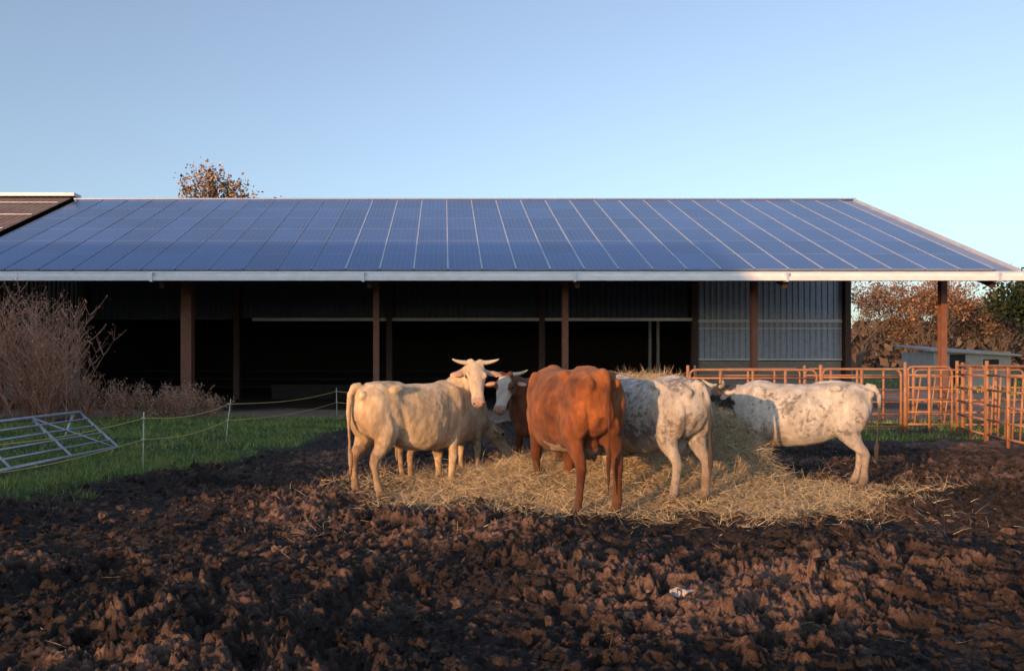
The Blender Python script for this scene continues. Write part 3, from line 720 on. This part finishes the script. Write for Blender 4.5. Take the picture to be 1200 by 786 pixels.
    for sy in(-1,1):
        hm.ell(H(.155,sy*.117,.036),(.024,.014,.019),1,RH,10,7)
        hm.ell(H(.510,sy*.047,.010),(.016,.014,.013),2,RH,8,6)
        hm.ell(H(.055,sy*.205,-.037),(.032,.072,.017),3,RH@Matrix.Rotation(sy*-.22,3,'Z'),10,7)
        if horn>0:
            Lh=.27*horn; pts=[];rr=[]
            for i in range(9):
                t=i/8; pts.append(H(-.035-hornback*t*t,sy*(.07+Lh*(t-.18*t*t)),.045+hornup*horn*t*t*1.3+.01*t)); rr.append(.030*(1-t)**.6+.004)
            hm.sweep(pts,rr,10,0)
    V=Pd.tolist()+[tuple(v) for v in hm.v]; off=nv
    F=fc+[tuple(i+off for i in f) for f in hm.f]; M=[0]*len(fc)+[m+1 for m in hm.m]
    out=D.meshes.new('cow'); out.from_pydata(V,[],F); out.polygons.foreach_set('material_index',M); out.polygons.foreach_set('use_smooth',[True]*len(F))
    for m in(fur,hornm,eyem,nosem,earin): out.materials.append(m)
    a_=out.color_attributes.new('Col','FLOAT_COLOR','POINT'); c4=np.ones((len(V),4),np.float32); c4[:nv,:3]=C; a_.data.foreach_set('color',c4.ravel())
    D.meshes.remove(em)
    o=link(D.objects.new('cow',out)); o.location=(loc[0],loc[1],gh(*loc)*.5+.01); o.rotation_euler=(0,0,th); o.scale=(scale,)*3
    return o
def mix(a,b,t): return a*(1-t[:,None])+np.array(b)[None]*t[:,None]
def finish(C,P,Hc,nA,nB,muz,mudk=1.0,tailc=None):
    inh=(np.abs(Hc[:,1])<.2)&(np.abs(Hc[:,2])<.22)
    C=mix(C,muz,sstep(.43,.475,Hc[:,0])*sstep(.58,.56,Hc[:,0])*inh)
    if tailc is not None: C=mix(C,tailc,sstep(1.25,1.05,P[:,2])*(P[:,0]<-.888)*.92)
    C=mix(C,(.13,.085,.055),np.clip(sstep(.42,.12,P[:,2]+nA*.25)*.6*mudk+sstep(.16,.08,P[:,2])*.3,0,1))
    C=mix(C,(.12,.08,.05),sstep(.28,.5,nB+.6*nA)*sstep(.95,.55,P[:,2])*.45*mudk)
    C=mix(C,(.035,.025,.02),sstep(.085,.06,P[:,2]))
    C=mix(C,(.48,.30,.23),((P[:,2]<.64)&(np.abs(P[:,1])<.11)&(np.abs(P[:,0]+.43)<.16)).astype(float)*.6)
    return C
def col_cream(P,Hc,nA,nB):
    C=np.tile([.70,.53,.34],(len(P),1))*(1+.24*nA+.18*nB)[:,None]
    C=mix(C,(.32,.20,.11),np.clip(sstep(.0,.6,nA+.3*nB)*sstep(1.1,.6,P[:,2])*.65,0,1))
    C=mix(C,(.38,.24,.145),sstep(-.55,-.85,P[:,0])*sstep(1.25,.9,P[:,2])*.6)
    C=mix(C,(.68,.55,.41),((Hc[:,0]>0)&(Hc[:,0]<.6)&(np.abs(Hc[:,1])<.2)&(np.abs(Hc[:,2])<.2)).astype(float)*.7)
    return finish(C,P,Hc,nA,nB,(.50,.33,.26),.8)
def col_red(P,Hc,nA,nB):
    C=np.tile([.245,.078,.025],(len(P),1))*(1+.6*nA+.4*nB)[:,None]
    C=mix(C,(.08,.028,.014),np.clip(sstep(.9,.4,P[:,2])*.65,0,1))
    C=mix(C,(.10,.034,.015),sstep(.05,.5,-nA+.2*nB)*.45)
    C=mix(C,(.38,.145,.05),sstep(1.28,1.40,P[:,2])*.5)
    C=mix(C,(.09,.03,.014),((P[:,0]<-.893)&(P[:,2]<1.2)).astype(float)*.65)
    pt=sstep(.0,.35,nB+.75-(((P[:,0]+.15)/.20)**2+((P[:,2]-.60)/.08)**2)); C=mix(C,(.50,.38,.28),pt*.8)
    return finish(C,P,Hc,nA,nB,(.40,.22,.16),.6)
def col_brownwhite(P,Hc,nA,nB):
    C=np.tile([.17,.062,.030],(len(P),1))*(1+.2*nA+.15*nB)[:,None]
    t=sstep(.085,.055,np.abs(Hc[:,1]-.0)+.03*nB)*sstep(-.01,.04,Hc[:,0])*(Hc[:,0]<.6)*(Hc[:,2]>-.12)
    t=np.maximum(t,sstep(.20,.27,Hc[:,0]+.04*nA)*(Hc[:,0]<.6)*(np.abs(Hc[:,1])<.15)*(np.abs(Hc[:,2])<.22))
    C=mix(C,(.66,.58,.48),t); return finish(C,P,Hc,nA,nB,(.50,.33,.27),.8)
def mk_white(spots,seed,darkneck,tail=(.05,.04,.04)):
    def f(P,Hc,nA,nB):
        C=np.tile([.54,.50,.455],(len(P),1))*(1+.14*nA+.16*nB)[:,None]
        sd_=Vector((seed*11.1,2,3))
        n3=np.array([mn.fractal(Vector(p)*20+sd_,.4,2.2,4) for p in P.tolist()])
        n4=np.array([mn.fractal(Vector(p)*3.1+sd_,.6,2.1,3) for p in P.tolist()])
        t=sstep(.12,.60,n3*.7+spots+.85*n4)*sstep(.55,.75,P[:,2])
        C=mix(C,(.13,.118,.118),t*.75)
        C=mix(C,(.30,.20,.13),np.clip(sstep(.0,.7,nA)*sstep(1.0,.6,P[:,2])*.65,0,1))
        C=mix(C,(.25,.17,.12),sstep(-.6,-.85,P[:,0])*sstep(1.15,.8,P[:,2])*.6)
        if darkneck: 
            inh=(Hc[:,0]>-.32)&(Hc[:,0]<.2)&(np.abs(Hc[:,1])<.35)&(P[:,0]>.8)
            C=mix(C,(.05,.045,.045),inh*sstep(-.1,.15,nA+.1*nB+.05))
        return finish(C,P,Hc,nA,nB,(.12,.09,.09),.9,tail)
    return f
def origin(hx,hy,hd,sc):
    t=math.radians(hd); return (hx+.73*sc*math.cos(t),hy+.73*sc*math.sin(t))
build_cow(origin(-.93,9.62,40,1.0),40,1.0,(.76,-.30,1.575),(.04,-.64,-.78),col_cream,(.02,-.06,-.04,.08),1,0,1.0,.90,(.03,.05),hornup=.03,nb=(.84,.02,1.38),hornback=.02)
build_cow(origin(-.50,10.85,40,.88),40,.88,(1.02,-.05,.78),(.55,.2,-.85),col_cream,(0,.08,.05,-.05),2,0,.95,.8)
build_cow((1.56,12.1),230,.98,(1.05,-.03,1.42),(-.22,-.60,-.76),col_brownwhite,(0,0,0,0),3,0,1.0,.95,hornup=.02,hornback=.05)
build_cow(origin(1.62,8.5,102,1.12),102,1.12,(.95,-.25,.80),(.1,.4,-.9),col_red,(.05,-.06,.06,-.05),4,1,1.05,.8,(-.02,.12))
build_cow(origin(2.74,9.0,114,1.02),114,1.02,(1.16,.08,.95),(-.1,.7,-.7),mk_white(.09,1,False),(.04,-.05,.08,-.05),5,1,1.08,.8,(-.10,.0))
build_cow(origin(5.34,10.4,151,.98),151,.98,(1.06,.05,1.26),(-.75,-.1,-.62),mk_white(-.08,3,True),(.0,.07,-.06,.05),6,0,1.03,1.0,(.02,.0),hornup=.08)
